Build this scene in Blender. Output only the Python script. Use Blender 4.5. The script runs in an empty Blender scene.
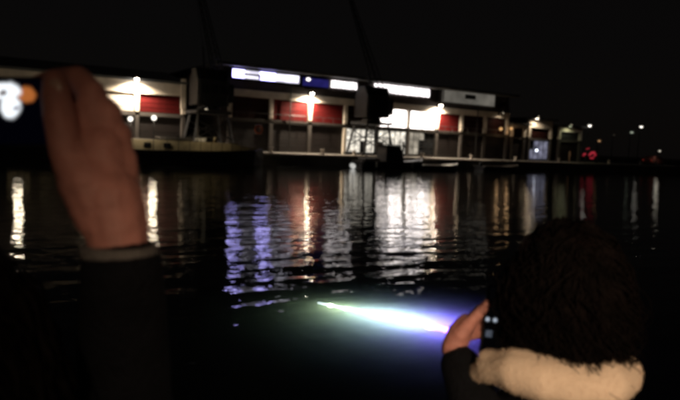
import bpy, bmesh, math, random
import numpy as np
from mathutils import Vector, Matrix, noise as mnoise
random.seed(7)
R = math.radians
scene = bpy.context.scene
col = scene.collection

# ------------------------------------------------------------------ camera
EYE = Vector((0.0, 0.0, 2.5))
YAW = math.atan2(.525, .851); PITCH = R(5.43); ROLL = .045
FH = Vector((math.sin(YAW), math.cos(YAW), 0)); R0 = Vector((math.cos(YAW), -math.sin(YAW), 0)); UP = Vector((0, 0, 1))
FW = FH*math.cos(PITCH) - UP*math.sin(PITCH); U0 = UP*math.cos(PITCH) + FH*math.sin(PITCH)
CR = R0*math.cos(ROLL) + U0*math.sin(ROLL); CU = U0*math.cos(ROLL) - R0*math.sin(ROLL)
cd = bpy.data.cameras.new('camera'); cam = bpy.data.objects.new('camera', cd); col.objects.link(cam)
m = Matrix.Identity(4)
for i in range(3):
    m[i][0] = CR[i]; m[i][1] = CU[i]; m[i][2] = -FW[i]; m[i][3] = EYE[i]
cam.matrix_world = m
cd.sensor_width = 36; cd.lens = 600/680*36; cd.clip_end = 3000; cd.clip_start = .05
cd.dof.use_dof = True; cd.dof.focus_distance = 9; cd.dof.aperture_fstop = 5.6
scene.camera = cam

# ------------------------------------------------------------------ world: night sky with a little city glow
w = bpy.data.worlds.new('World'); scene.world = w; w.use_nodes = True
nt = w.node_tree; nt.nodes.clear()
sky = nt.nodes.new('ShaderNodeTexSky'); sky.sky_type = 'NISHITA'; sky.sun_disc = False
sky.sun_elevation = R(8); sky.sun_rotation = R(200)
b1 = nt.nodes.new('ShaderNodeBackground'); b1.inputs[1].default_value = .00012
nt.links.new(sky.outputs[0], b1.inputs[0])
b2 = nt.nodes.new('ShaderNodeBackground'); b2.inputs[0].default_value = (1, .82, .80, 1); b2.inputs[1].default_value = .0023
ad = nt.nodes.new('ShaderNodeAddShader'); nt.links.new(b1.outputs[0], ad.inputs[0]); nt.links.new(b2.outputs[0], ad.inputs[1])
wo = nt.nodes.new('ShaderNodeOutputWorld'); nt.links.new(ad.outputs[0], wo.inputs[0])
sd = bpy.data.lights.new('moon', 'SUN'); sd.energy = .003; sd.angle = R(.5); sd.color = (1, .9, .8)
so = bpy.data.objects.new('moon', sd); col.objects.link(so); so.rotation_euler = (R(60), 0, R(160))

# ------------------------------------------------------------------ exposure and sampling
vs = scene.view_settings; vs.view_transform = 'Standard'; vs.look = 'None'; vs.exposure = 0; vs.gamma = 1; vs.use_curve_mapping = False
cy = scene.cycles
cy.use_denoising = True
cy.caustics_reflective = False; cy.caustics_refractive = False
cy.sample_clamp_indirect = 25; cy.max_bounces = 8; cy.transparent_max_bounces = 16; cy.volume_bounces = 1
cy.pixel_filter_type = 'BLACKMAN_HARRIS'; cy.filter_width = 4.6

# ------------------------------------------------------------------ helpers
def at(x, y, d):
    """a point in the place, d metres ahead of the eye (x, y in photograph units)"""
    return EYE + (FW + CR*((x-340)/600) - CU*((y-200)/600))*d

def tag(o, label=None, cat=None, group=None, kind=None):
    if label: o['label'] = label
    if cat: o['category'] = cat
    if group: o['group'] = group
    if kind: o['kind'] = kind
    return o

def empty(name, loc=(0, 0, 0), rz=0):
    o = bpy.data.objects.new(name, None); col.objects.link(o); o.location = loc; o.rotation_euler = (0, 0, rz)
    o.empty_display_size = .1
    return o

def link(name, me, mat=None, parent=None, smooth=False):
    o = bpy.data.objects.new(name, me); col.objects.link(o)
    if mat and not me.materials: me.materials.append(mat)
    if parent: o.parent = parent
    if smooth:
        me.polygons.foreach_set('use_smooth', [True]*len(me.polygons))
    return o

class MB:
    def __init__(s): s.v = []; s.f = []
    def add(s, vs, fs):
        n = len(s.v); s.v += [tuple(q) for q in vs]; s.f += [tuple(i+n for i in f) for f in fs]; return s
    def box(s, x0, x1, y0, y1, z0, z1):
        return s.add([(x0,y0,z0),(x1,y0,z0),(x1,y1,z0),(x0,y1,z0),(x0,y0,z1),(x1,y0,z1),(x1,y1,z1),(x0,y1,z1)],
              [(3,2,1,0),(4,5,6,7),(0,1,5,4),(1,2,6,5),(2,3,7,6),(3,0,4,7)])
    def bev(s, x0, x1, y0, y1, z0, z1, b=.02, seg=2):
        bm = bmesh.new(); bmesh.ops.create_cube(bm, size=1)
        for v in bm.verts: v.co = Vector(((x0+x1)/2+v.co.x*(x1-x0), (y0+y1)/2+v.co.y*(y1-y0), (z0+z1)/2+v.co.z*(z1-z0)))
        bmesh.ops.bevel(bm, geom=bm.edges[:], offset=b, segments=seg, affect='EDGES', profile=.5)
        bm.verts.index_update()
        s.add([v.co for v in bm.verts], [[v.index for v in f.verts] for f in bm.faces]); bm.free(); return s
    def tube(s, pts, rad, n=8, cap=True):
        pts = [Vector(p) for p in pts]; rr = rad if hasattr(rad, '__len__') else [rad]*len(pts)
        vs = []; fs = []; prev = None
        for i, p in enumerate(pts):
            t = (pts[min(i+1, len(pts)-1)] - pts[max(i-1, 0)])
            t = t.normalized() if t.length > 1e-9 else Vector((0,0,1))
            if prev is None:
                a = Vector((0,0,1)) if abs(t.z) < .9 else Vector((1,0,0)); u = t.cross(a).normalized()
            else:
                u = (prev - t*prev.dot(t)); u = u.normalized() if u.length > 1e-6 else t.orthogonal().normalized()
            prev = u; q = t.cross(u)
            for k in range(n):
                an = 2*math.pi*k/n; vs.append(p + (u*math.cos(an)+q*math.sin(an))*rr[i])
        for i in range(len(pts)-1):
            for k in range(n):
                fs.append((i*n+k, i*n+(k+1) % n, (i+1)*n+(k+1) % n, (i+1)*n+k))
        if cap:
            fs.append(tuple(range(n-1, -1, -1))); fs.append(tuple((len(pts)-1)*n+k for k in range(n)))
        return s.add(vs, fs)
    def ball(s, c, r, n=12, mrows=8, M=None):
        c = Vector(c); rx, ry, rz = r if hasattr(r, '__len__') else (r, r, r)
        vs = [Vector((0,0,rz))]
        for i in range(1, mrows):
            a = math.pi*i/mrows
            for k in range(n):
                b = 2*math.pi*k/n; vs.append(Vector((rx*math.sin(a)*math.cos(b), ry*math.sin(a)*math.sin(b), rz*math.cos(a))))
        vs.append(Vector((0,0,-rz))); fs = []
        for k in range(n): fs.append((0, 1+k, 1+(k+1) % n))
        for i in range(mrows-2):
            for k in range(n):
                fs.append((1+i*n+k, 1+(i+1)*n+k, 1+(i+1)*n+(k+1) % n, 1+i*n+(k+1) % n))
        L = len(vs)-1
        for k in range(n): fs.append((L, 1+(mrows-2)*n+(k+1) % n, 1+(mrows-2)*n+k))
        if M is not None: vs = [M @ v for v in vs]
        return s.add([c+v for v in vs], fs)
    def loft(s, secs, cap=True):
        n = len(secs[0]); vs = [p for q in secs for p in q]; fs = []
        for i in range(len(secs)-1):
            for k in range(n): fs.append((i*n+k, i*n+(k+1) % n, (i+1)*n+(k+1) % n, (i+1)*n+k))
        if cap: fs.append(tuple(range(n-1, -1, -1))); fs.append(tuple((len(secs)-1)*n+k for k in range(n)))
        return s.add(vs, fs)
    def mesh(s, name):
        me = bpy.data.meshes.new(name); me.from_pydata(s.v, [], s.f); me.update(); return me
    def build(s, name, mat=None, parent=None, smooth=False):
        return link(name, s.mesh(name), mat, parent, smooth)

def limb(mb, pts, rad):
    """tapered limb with round joints, for a skin that is fused afterwards"""
    pts = [Vector(p) for p in pts]
    for i in range(len(pts)-1):
        a, b = pts[i], pts[i+1]; L = (b-a).length; n = max(2, int(L/ (min(rad[i], rad[i+1])*.35)))
        for k in range(n+1):
            if k == n and i < len(pts)-2: continue
            t = k/n; mb.ball(a.lerp(b, t), rad[i]*(1-t)+rad[i+1]*t, 12, 8)

def fuse(mb, name, mat, parent, voxel, smooth_it=6, smf=.5, disp=None):
    me = mb.mesh(name+'_raw'); o = bpy.data.objects.new(name+'_raw', me); col.objects.link(o)
    mo = o.modifiers.new('r', 'REMESH'); mo.mode = 'VOXEL'; mo.voxel_size = voxel
    sm = o.modifiers.new('s', 'SMOOTH'); sm.iterations = smooth_it; sm.factor = smf
    dg = bpy.context.evaluated_depsgraph_get(); dg.update()
    out = bpy.data.meshes.new_from_object(o.evaluated_get(dg)); out.name = name
    bpy.data.objects.remove(o); bpy.data.meshes.remove(me)
    if disp:
        out.update()
        nrm = [v.normal.copy() for v in out.vertices]
        for v, nn in zip(out.vertices, nrm): v.co += nn*disp(v.co)
    out.materials.clear()
    return link(name, out, mat, parent, True)

# ------------------------------------------------------------------ materials
def mat(name, c, rough=.7, var=.25, scale=3.0, metal=0, bump=0, bscale=20, spec=.4, sub=0, c2=None, coord='Object'):
    M = bpy.data.materials.new(name); M.use_nodes = True; t = M.node_tree; bs = t.nodes['Principled BSDF']
    tc = t.nodes.new('ShaderNodeTexCoord'); nz = t.nodes.new('ShaderNodeTexNoise'); nz.inputs['Scale'].default_value = scale; nz.inputs['Detail'].default_value = 6
    t.links.new(tc.outputs[coord], nz.inputs['Vector'])
    rp = t.nodes.new('ShaderNodeValToRGB'); rp.color_ramp.elements[0].position = .3; rp.color_ramp.elements[1].position = .72
    lo = c2 or tuple(x*(1-var) for x in c); hi = tuple(min(1, x*(1+var*.6)) for x in c)
    rp.color_ramp.elements[0].color = (*lo, 1); rp.color_ramp.elements[1].color = (*hi, 1)
    t.links.new(nz.outputs['Fac'], rp.inputs[0]); t.links.new(rp.outputs[0], bs.inputs['Base Color'])
    bs.inputs['Roughness'].default_value = rough; bs.inputs['Metallic'].default_value = metal; bs.inputs['Specular IOR Level'].default_value = spec
    if sub:
        bs.inputs['Subsurface Weight'].default_value = sub; bs.inputs['Subsurface Radius'].default_value = (.012, .005, .003); bs.inputs['Subsurface Scale'].default_value = .5
    if bump:
        n2 = t.nodes.new('ShaderNodeTexNoise'); n2.inputs['Scale'].default_value = bscale; n2.inputs['Detail'].default_value = 5
        t.links.new(tc.outputs[coord], n2.inputs['Vector'])
        bp = t.nodes.new('ShaderNodeBump'); bp.inputs['Strength'].default_value = bump; bp.inputs['Distance'].default_value = .02
        t.links.new(n2.outputs['Fac'], bp.inputs['Height']); t.links.new(bp.outputs[0], bs.inputs['Normal'])
    return M

def glow(name, c, s, var=.35, scale=1.2, clear=False):
    """something that gives off light: lamp lens, lit pane, screen"""
    M = bpy.data.materials.new(name); M.use_nodes = True; t = M.node_tree; t.nodes.clear()
    em = t.nodes.new('ShaderNodeEmission'); em.inputs[0].default_value = (*c, 1)
    out = t.nodes.new('ShaderNodeOutputMaterial')
    if var:
        tc = t.nodes.new('ShaderNodeTexCoord'); nz = t.nodes.new('ShaderNodeTexNoise'); nz.inputs['Scale'].default_value = scale; nz.inputs['Detail'].default_value = 4
        t.links.new(tc.outputs['Object'], nz.inputs['Vector'])
        mr = t.nodes.new('ShaderNodeMapRange'); mr.inputs[1].default_value = .3; mr.inputs[2].default_value = .7
        mr.inputs[3].default_value = s*(1-var); mr.inputs[4].default_value = s*(1+var)
        t.links.new(nz.outputs['Fac'], mr.inputs[0]); t.links.new(mr.outputs[0], em.inputs[1])
    else: em.inputs[1].default_value = s
    if clear:
        tr = t.nodes.new('ShaderNodeBsdfTransparent'); a = t.nodes.new('ShaderNodeAddShader')
        t.links.new(em.outputs[0], a.inputs[0]); t.links.new(tr.outputs[0], a.inputs[1]); t.links.new(a.outputs[0], out.inputs[0])
    else: t.links.new(em.outputs[0], out.inputs[0])
    return M

M = {}
M['stone'] = mat('quay_stone', (.22, .20, .18), .85, .4, .8, bump=.4, bscale=6)
M['coping'] = mat('coping_stone', (.55, .50, .44), .8, .3, .6, bump=.3, bscale=8)
M['bed'] = mat('harbour_mud', (.03, .035, .02), .95, .4, .5)
M['wall'] = mat('dark_brick', (.055, .042, .038), .85, .35, 1.2, bump=.2)
M['conc'] = mat('painted_concrete', (.62, .55, .46), .7, .22, .9, bump=.15, bscale=5)
M['band'] = mat('dimmed_concrete', (.06, .052, .047), .8, .3, .8)  # dark tone carries the dimness of the lower columns
M['red'] = mat('red_door_paint', (.060, .0045, .0045), .7, .35, .9, spec=.08)
M['maroon'] = mat('maroon_door_paint', (.022, .006, .005), .7, .35, .9, spec=.1)
M['umber'] = mat('dimmed_umber_paint', (.008, .0045, .004), .6, .35, .9)  # brown darkened further to imitate the weaker light at ground level
M['whitedoor'] = mat('white_door_paint', (.40, .36, .32), .6, .2, 1)
M['roof'] = mat('grey_roof_sheet', (.10, .105, .105), .7, .3, .5)
M['frame'] = mat('dark_window_frame', (.03, .03, .03), .5, .2)
M['metal'] = mat('dark_painted_metal', (.035, .035, .037), .45, .3, 2, metal=.3)
M['lampglass'] = glow('lamp_lens', (1, .91, .80), 90, 0)
M['pane'] = glow('lit_pane_warm_white', (1, .90, .85), 7.0, .6, .7)
M['panelow'] = glow('lit_pane_cafe', (1, .92, .78), .9, .8, 1.8)
M['panedim'] = glow('lit_pane_dim', (1, .88, .70), .34, .7, 1.3)
M['clere'] = glow('lit_clerestory_pane', (1, .92, .93), 3.4, .7, 1.5)
M['signw'] = glow('lightbox_white', (.46, .42, 1.0), 11, .15, .6)
M['signd'] = glow('lightbox_soft_white', (.86, .82, 1.0), 1.7, .6, .6)
M['signb'] = glow('lightbox_blue', (.07, .06, .48), .22, .4, .8)
M['boardglow'] = glow('self_glowing_board', (1, .92, .78), .11, .35, .5)  # unlit board given emission in place of light falling on it
M['board'] = mat('cream_board', (.55, .52, .46), .7, .15, .7)
M['black'] = mat('black_paint', (.012, .012, .012), .5, .2)
M['darkglass'] = mat('dark_glass', (.015, .016, .018), .12, .1, spec=.6)
M['bark'] = mat('bark', (.05, .04, .03), .9, .4, 8, bump=.6, bscale=25)
M['leaf'] = mat('dark_leaf', (.035, .05, .02), .7, .5, 2.0)
M['hull'] = mat('dark_hull_paint', (.02, .02, .022), .45, .4, .8)
M['cabin'] = mat('cream_cabin_paint', (.28, .23, .14), .6, .35, 1.0)
M['boatwhite'] = mat('white_boat_paint', (.7, .68, .64), .5, .2, 2)
M['orange'] = mat('orange_ring', (.6, .13, .05), .6, .2, 4)
M['skin'] = mat('skin', (.48, .20, .165), .6, .18, 45, bump=.22, bscale=80, sub=.1)
M['nail'] = mat('fingernail', (.50, .30, .24), .3, .1, 30)
M['coat'] = mat('black_wool', (.006, .006, .008), .95, .3, 30, bump=.5, bscale=160, spec=.1)
M['cuff'] = mat('pale_cuff_knit', (.15, .13, .125), .9, .2, 40, bump=.5, bscale=200)
M['cream'] = mat('cream_fleece', (.74, .56, .435), .95, .10, 14, bump=.2, bscale=150, spec=.1)
M['hair'] = mat('dark_brown_hair', (.0045, .0026, .0023), .65, .6, 30, spec=.05)
M['cloth'] = mat('dark_trousers', (.015, .016, .022), .9, .3, 20)
M['shoe'] = mat('black_leather', (.012, .012, .012), .4, .2, 10)
M['phone'] = mat('black_phone', (.01, .01, .012), .3, .1)
M['tar'] = mat('quay_asphalt', (.05, .048, .045), .9, .3, 3, bump=.3, bscale=40)

# ------------------------------------------------------------------ the water, with murk below its surface
def make_water():
    W = bpy.data.materials.new('harbour_water'); W.use_nodes = True; t = W.node_tree; t.nodes.clear(); L = t.links.new
    out = t.nodes.new('ShaderNodeOutputMaterial')
    tc = t.nodes.new('ShaderNodeTexCoord')
    def wave(scale, stretch, rot, dist, detail=2, rough=.5):
        mp = t.nodes.new('ShaderNodeMapping'); mp.inputs['Rotation'].default_value = (0, 0, R(rot)); mp.inputs['Scale'].default_value = (stretch, 1, 1)
        L(tc.outputs['Object'], mp.inputs[0])
        nz = t.nodes.new('ShaderNodeTexNoise'); nz.inputs['Scale'].default_value = scale; nz.inputs['Detail'].default_value = detail; nz.inputs['Roughness'].default_value = rough
        L(mp.outputs[0], nz.inputs['Vector'])
        ml = t.nodes.new('ShaderNodeMath'); ml.operation = 'MULTIPLY'; ml.inputs[1].default_value = dist; L(nz.outputs['Fac'], ml.inputs[0]); return ml
    a = wave(1.75, .34, 31, WAVE_A, 3, .45); b = wave(6.0, .45, 34, WAVE_B); c = wave(.30, .6, 20, WAVE_C, 1)
    s1 = t.nodes.new('ShaderNodeMath'); L(a.outputs[0], s1.inputs[0]); L(b.outputs[0], s1.inputs[1])
    s2 = t.nodes.new('ShaderNodeMath'); L(s1.outputs[0], s2.inputs[0]); L(c.outputs[0], s2.inputs[1])
    bp = t.nodes.new('ShaderNodeBump'); bp.inputs['Strength'].default_value = 1; bp.inputs['Distance'].default_value = 1
    L(s2.outputs[0], bp.inputs['Height'])
    gl = t.nodes.new('ShaderNodeBsdfGlossy'); gl.inputs['Roughness'].default_value = .035; gl.inputs['Color'].default_value = (1, 1, 1, 1); L(bp.outputs[0], gl.inputs['Normal'])
    rf = t.nodes.new('ShaderNodeBsdfRefraction'); rf.inputs['IOR'].default_value = 1.33; rf.inputs['Roughness'].default_value = .0; L(bp.outputs[0], rf.inputs['Normal'])
    fr = t.nodes.new('ShaderNodeFresnel'); fr.inputs['IOR'].default_value = 1.33; L(bp.outputs[0], fr.inputs['Normal'])
    mx = t.nodes.new('ShaderNodeMixShader'); L(fr.outputs[0], mx.inputs[0]); L(rf.outputs[0], mx.inputs[1]); L(gl.outputs[0], mx.inputs[2])
    L(mx.outputs[0], out.inputs['Surface'])
    sc_ = t.nodes.new('ShaderNodeVolumeScatter'); sc_.inputs['Color'].default_value = (.86, .94, .86, 1); sc_.inputs['Density'].default_value = 2.1; sc_.inputs['Anisotropy'].default_value = .35
    ab = t.nodes.new('ShaderNodeVolumeAbsorption'); ab.inputs['Color'].default_value = (.44, .62, .40, 1); ab.inputs['Density'].default_value = 1.2
    av = t.nodes.new('ShaderNodeAddShader'); L(sc_.outputs[0], av.inputs[0]); L(ab.outputs[0], av.inputs[1]); L(av.outputs[0], out.inputs['Volume'])
    o = MB().box(-420, 620, -60, 900, -3.6, 0).build('water', W)
    return tag(o, kind='structure')
WAVE_A, WAVE_B, WAVE_C = .036, .0065, .03
make_water()
tag(MB().box(-419, 619, -59, 899, -3.2, -3.0).build('harbour_bed', M['bed']), kind='structure')

# ------------------------------------------------------------------ quays
QZ = 1.2
fq = MB(); fq.box(-400, 101.5, 54.0, 400, -3.0, QZ-.22); fq.box(-400, 101.5, 54.45, 400, QZ-.22, QZ-.02)
fq = tag(fq.build('far_quay', M['stone']), kind='structure')
cop = MB().bev(0, 2.94, 53.95, 54.445, QZ-.215, QZ+.02, .03).mesh('coping_stone'); cop.materials.append(M['coping'])
for i in range(40):
    o = link('coping_stone', cop, None, fq); o.location = (-16+2.94*i + i*.02, 0, random.uniform(-.006, .006))
rb = MB().box(118, 600, 118, 880, -3.0, 1.5)
tag(rb.build('far_bank', M['stone']), kind='structure')
NZ = .75
nq = MB(); nq.box(-60, 60, -59, 1.75, -3.0, NZ-.25); nq.box(-60, 60, -59, 1.35, NZ-.25, NZ-.004)
nq = tag(nq.build('near_quay', M['tar']), kind='structure')
cop2 = MB().bev(0, 1.17, 1.35, 1.80, NZ-.245, NZ+.01, .025).mesh('coping_stone'); cop2.materials.append(M['coping'])
for i in range(14):
    o = link('coping_stone', cop2, None, nq); o.location = (-7+1.185*i, .004, 0)

# ------------------------------------------------------------------ warehouses
FY = 60.0
def door(parent, x0, x1, z0, z1, mt, y=FY+.10, n=4, name='shutter'):
    """sectional door: a frame with its panels one by one"""
    f = MB(); f.box(x0, x1, y+.06, y+.10, z0, z1)
    fr = f.build(name, M['frame'], parent)
    h = (z1-z0)/n
    me = MB().bev(x0+.04, x1-.04, y-.02, y+.05, .02, h-.02, .015).mesh('panel'); me.materials.append(mt)
    for k in range(n):
        p = link('panel', me, None, fr); p.location = (0, random.uniform(-.008, .008), z0+k*h)
    return fr

def window(parent, x0, x1, z0, z1, nx, nz, mt, y=FY+.05, dark=()):
    f = MB(); t = .05
    f.box(x0, x1, y, y+.12, z0, z0+t); f.box(x0, x1, y, y+.12, z1-t, z1)
    dx = (x1-x0)/nx; dz = (z1-z0)/nz
    for i in range(nx+1):
        xx = min(max(x0+i*dx, x0+t/2), x1-t/2); f.box(xx-t/2, xx+t/2, y-.01, y+.11, z0+t, z1-t)
    for k in range(1, nz): f.box(x0+t, x1-t, y+.005, y+.105, z0+k*dz-t/2, z0+k*dz+t/2)
    fr = f.build('window_frame', M['frame'], parent)
    for i in range(nx):
        for k in range(nz):
            mm = M['darkglass'] if (i, k) in dark else mt
            pm = MB().box(x0+i*dx+t/2, x0+(i+1)*dx-t/2, y+.045, y+.065, z0+k*dz+t/2, z0+(k+1)*dz-t/2).mesh('pane')
            pm.materials.append(mm); link('pane', pm, None, fr)
    return fr

def column(parent, x, z0, z1, wd=.40, mt=None):
    return MB().bev(x-wd/2, x+wd/2, FY-.22, FY+.12, z0, z1, .025, 1).build('column', mt or M['conc'], parent)

Z = lambda h: QZ+h
def shed_A():
    t = empty('warehouse', (0, 0, 0))
    tag(t, 'low warehouse with one white and one red shutter beside the moored cream barge', 'warehouse')
    XS = [-16.4, -11.4, -6.4, -1.4, 3.6, 8.6, 13.6, 18.1]
    MB().box(-18, 18.3, FY+.22, FY+16, Z(-.1), Z(6.5)).build('wall', M['wall'], t)
    MB().box(-18, 18.2, FY-.20, FY+.21, Z(5.2), Z(6.35)).build('beam', M['conc'], t)
    MB().box(-18, 18.2, FY-.12, FY+.20, Z(3.05), Z(3.4)).build('floor_band', M['band'], t)
    MB().add([(-18.4, FY-.5, Z(6.36)), (18.5, FY-.5, Z(6.36)), (18.5, FY+8, Z(8.0)), (-18.4, FY+8, Z(8.0)), (-18.4, FY+16.4, Z(6.5)), (18.5, FY+16.4, Z(6.5)),
              (-18.4, FY-.5, Z(6.55)), (18.5, FY-.5, Z(6.55)), (18.5, FY+8, Z(8.2)), (-18.4, FY+8, Z(8.2)), (-18.4, FY+16.4, Z(6.7)), (18.5, FY+16.4, Z(6.7))],
             [(0,3,2,1), (3,4,5,2), (6,7,8,9), (9,8,11,10), (0,1,7,6), (4,10,11,5), (1,2,8,7), (2,5,11,8), (0,6,9,3), (3,9,10,4)]).build('roof', M['roof'], t)
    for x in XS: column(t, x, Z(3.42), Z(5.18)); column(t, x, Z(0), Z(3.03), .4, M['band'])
    for i in range(len(XS)-1):
        x0, x1 = XS[i]+.22, XS[i+1]-.22
        mt = M['whitedoor'] if i == 5 else (M['red'] if i == 6 else M['maroon'])
        door(t, x0, x1, Z(3.42), Z(5.18), mt)
        door(t, x0, x1, Z(.02), Z(3.03), M['umber'], n=4, name='ground_door')
    # lit finial post at the quay end of the shed
    MB().bev(17.75, 18.25, FY-.45, FY-.225, Z(4.0), Z(6.9), .03).build('end_pilaster', M['conc'], t)
shed_A()

XB = [23.0, 27.7, 32.5, 37.2, 41.8, 46.5, 51.1, 55.3, 59.6, 63.8]
def shed_B():
    t = empty('warehouse', (0, 0, 0))
    tag(t, 'long two storey warehouse with lit clerestory, red doors and bright glazed bays', 'warehouse')
    MB().box(22.0, 64.2, FY+.22, FY+20, Z(-.1), Z(8.6)).build('wall', M['wall'], t)
    MB().box(22.2, 64.1, FY-.20, FY+.21, Z(5.72), Z(6.45)).build('beam', M['conc'], t)
    MB().box(22.2, 64.1, FY-.12, FY+.20, Z(3.08), Z(3.45)).build('floor_band', M['band'], t)
    MB().box(22.2, 64.1, FY-.05, FY+.20, Z(6.46), Z(7.28)).build('fascia', M['wall'], t)
    MB().bev(21.2, 64.9, FY-1.1, FY+20.4, Z(8.66), Z(8.98), .04).build('roof', M['roof'], t)
    for x in XB:
        column(t, x, Z(3.47), Z(5.70), .42); column(t, x, Z(0), Z(3.06), .42, M['conc'] if 37 < x < 38 else M['band'])  # lower columns have shade put into their colour, except one left bright
        MB().box(x-.12, x+.12, FY-.02, FY+.2, Z(7.30), Z(8.64)).build('mullion_post', M['frame'], t)
    kinds = ['maroon', 'red', 'red', 'maroon', None, None, 'red', 'maroon', 'maroon']
    for i in range(9):
        x0, x1 = XB[i]+.22, XB[i+1]-.22
        if kinds[i]: door(t, x0, x1, Z(3.47), Z(5.70), M[kinds[i]])
        else: window(t, x0, x1, Z(3.5), Z(5.68), 4, 2, M['pane'])
        if i in (3,): window(t, x0, x1, Z(.25), Z(3.04), 6, 2, M['panelow'], dark={(3, 0)})
        elif i == 4: window(t, x0, x1, Z(.25), Z(3.04), 5, 2, M['panelow'], dark={(0, 0)})
        elif i == 5: window(t, x0, x1, Z(.25), Z(3.04), 5, 3, M['panedim'], dark={(2,0),(2,1),(3,0),(3,1),(4,0),(4,1),(4,2),(3,2)})
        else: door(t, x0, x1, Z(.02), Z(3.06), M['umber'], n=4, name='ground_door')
    # clerestory glazing between the signs
    window(t, 35.0, 38.6, Z(7.52), Z(8.40), 9, 1, M['clere'], y=FY-.12)
    window(t, 41.0, 49.6, Z(7.52), Z(8.58), 14, 1, M['clere'], y=FY-.12, dark={(15, 0)})
    for x in (29.9, 40.9, 57.9): MB().tube([(x, FY-.3, Z(.1)), (x, FY-.3, Z(7.2)), (x, FY-.02, Z(7.4))], .06, 8).build('downpipe', M['frame'], t, True)
    # handrail along the upper floor band
    h = MB(); h.tube([(22.4, FY-.36, Z(4.05)), (64, FY-.36, Z(4.05))], .03, 6); [h.tube([(22.4+k*1.3, FY-.36, Z(3.3)), (22.4+k*1.3, FY-.36, Z(4.05))], .022, 5) for k in range(33)]; h.build('balcony_rail', M['metal'], t)
    return t
shed_B()

def lightbox(x0, x1, z0, z1, mt, label, strokes=(), cat='sign', spot=None, faces=None):
    t = empty('illuminated_sign', ((x0+x1)/2, FY-.3, z0)); L = -(x1-x0)/2
    tag(t, label, cat)
    wd = x1-x0; h = z1-z0
    MB().bev(L, -L, .06, .24, 0, h, .02).build('housing', M['metal'], t)
    cuts = faces or [(0, wd, mt)]
    for a, b, fm in cuts: MB().box(L+max(a, .05), L+min(b, wd-.05)-(.012 if b < wd else 0), .03, .055, .05, h-.05).build('face', fm, t)
    for (a, b, c, d) in strokes:
        MB().box(L+a, L+b, .005, .028, c, d).build('lettering_stroke', M['black'], t)
    if spot: MB().ball((L+spot[0], .0, spot[1]), (.25, .05, .16)).build('bulb', M['clere'], t, True)
    return t
st = [(.35, 2.95, .36, .55), (2.95, 3.2, .08, .55), (5.2, 7.3, .16, .22)]
lightbox(23.1, 30.9, Z(7.55), Z(8.45), M['signw'], 'long bluish white lightbox sign under the warehouse roof', st,
         faces=[(0, 1.35, M['signw']), (1.35, 3.1, M['signd']), (3.1, 4.9, M['signw']), (4.9, 7.8, M['signd'])])
lightbox(31.3, 34.7, Z(7.40), Z(8.36), M['signb'], 'short deep blue lightbox sign next to the long white one', spot=(.7, .75))

def board():
    t = empty('sign_board', (56.3, FY-.35, Z(7.05))); tag(t, 'dim cream glowing sign board with a small dark plate in its middle', 'sign')
    MB().bev(-4.6, 4.6, .05, .28, 0, 2.0, .03).build('panel', M['boardglow'], t)
    f = MB(); f.box(-4.7, 4.7, -.02, .045, 1.88, 2.05); f.box(-4.7, 4.7, -.02, .045, -.05, .1); f.box(-4.7, -4.55, -.02, .045, .1, 1.88); f.box(4.55, 4.7, -.02, .045, .1, 1.88)
    f.build('border', M['band'], t)
    MB().bev(-.9, 1.0, -.01, .045, .75, 1.35, .02).build('plate', M['black'], t)
board()

def low_shed(x0, x1, h, band, label, upper, lit):
    t = empty('shed', (0, 0, 0)); tag(t, label, 'shed')
    MB().box(x0-.3, x1+.3, FY+.22, FY+12, Z(-.1), Z(h)).build('wall', M['wall'], t)
    MB().box(x0-.2, x1+.2, FY-.2, FY+.21, Z(h-band), Z(h-.05)).build('beam', M['conc'], t)
    MB().box(x0-.2, x1+.2, FY-.1, FY+.2, Z(2.95), Z(3.25)).build('floor_band', M['band'], t)
    MB().bev(x0-.7, x1+.7, FY-.8, FY+12.4, Z(h), Z(h+.22), .03).build('roof', M['roof'], t)
    column(t, x0, Z(3.27), Z(h-band-.02), .45); column(t, x1, Z(3.27), Z(h-band-.02), .45)
    column(t, x0, Z(0), Z(2.93), .45, M['band']); column(t, x1, Z(0), Z(2.93), .45, M['band'])
    door(t, x0+.25, x1-.25, Z(3.27), Z(h-band-.02), upper, n=3)
    if lit: window(t, x0+.25, x1-.25, Z(.2), Z(2.9), 4, 2, lit, dark={(0, 1)})
    else: door(t, x0+.25, x1-.25, Z(.02), Z(2.9), M['umber'], n=4, name='ground_door')
M['cool'] = glow('lit_shop_pane_cool', (.62, .62, .85), .22, .7, 1.0)
low_shed(64.9, 67.4, 5.0, .5, 'narrow dark shed squeezed between the long warehouse and a pale framed shed', M['maroon'], None)
low_shed(68.4, 73.0, 5.9, 1.2, 'pale framed shed with a cool lit shop window at ground level', M['maroon'], M['cool'])
low_shed(75.0, 79.8, 5.2, .7, 'smallest pale framed shed behind the red neon tubes', M['metal'], None)

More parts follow.
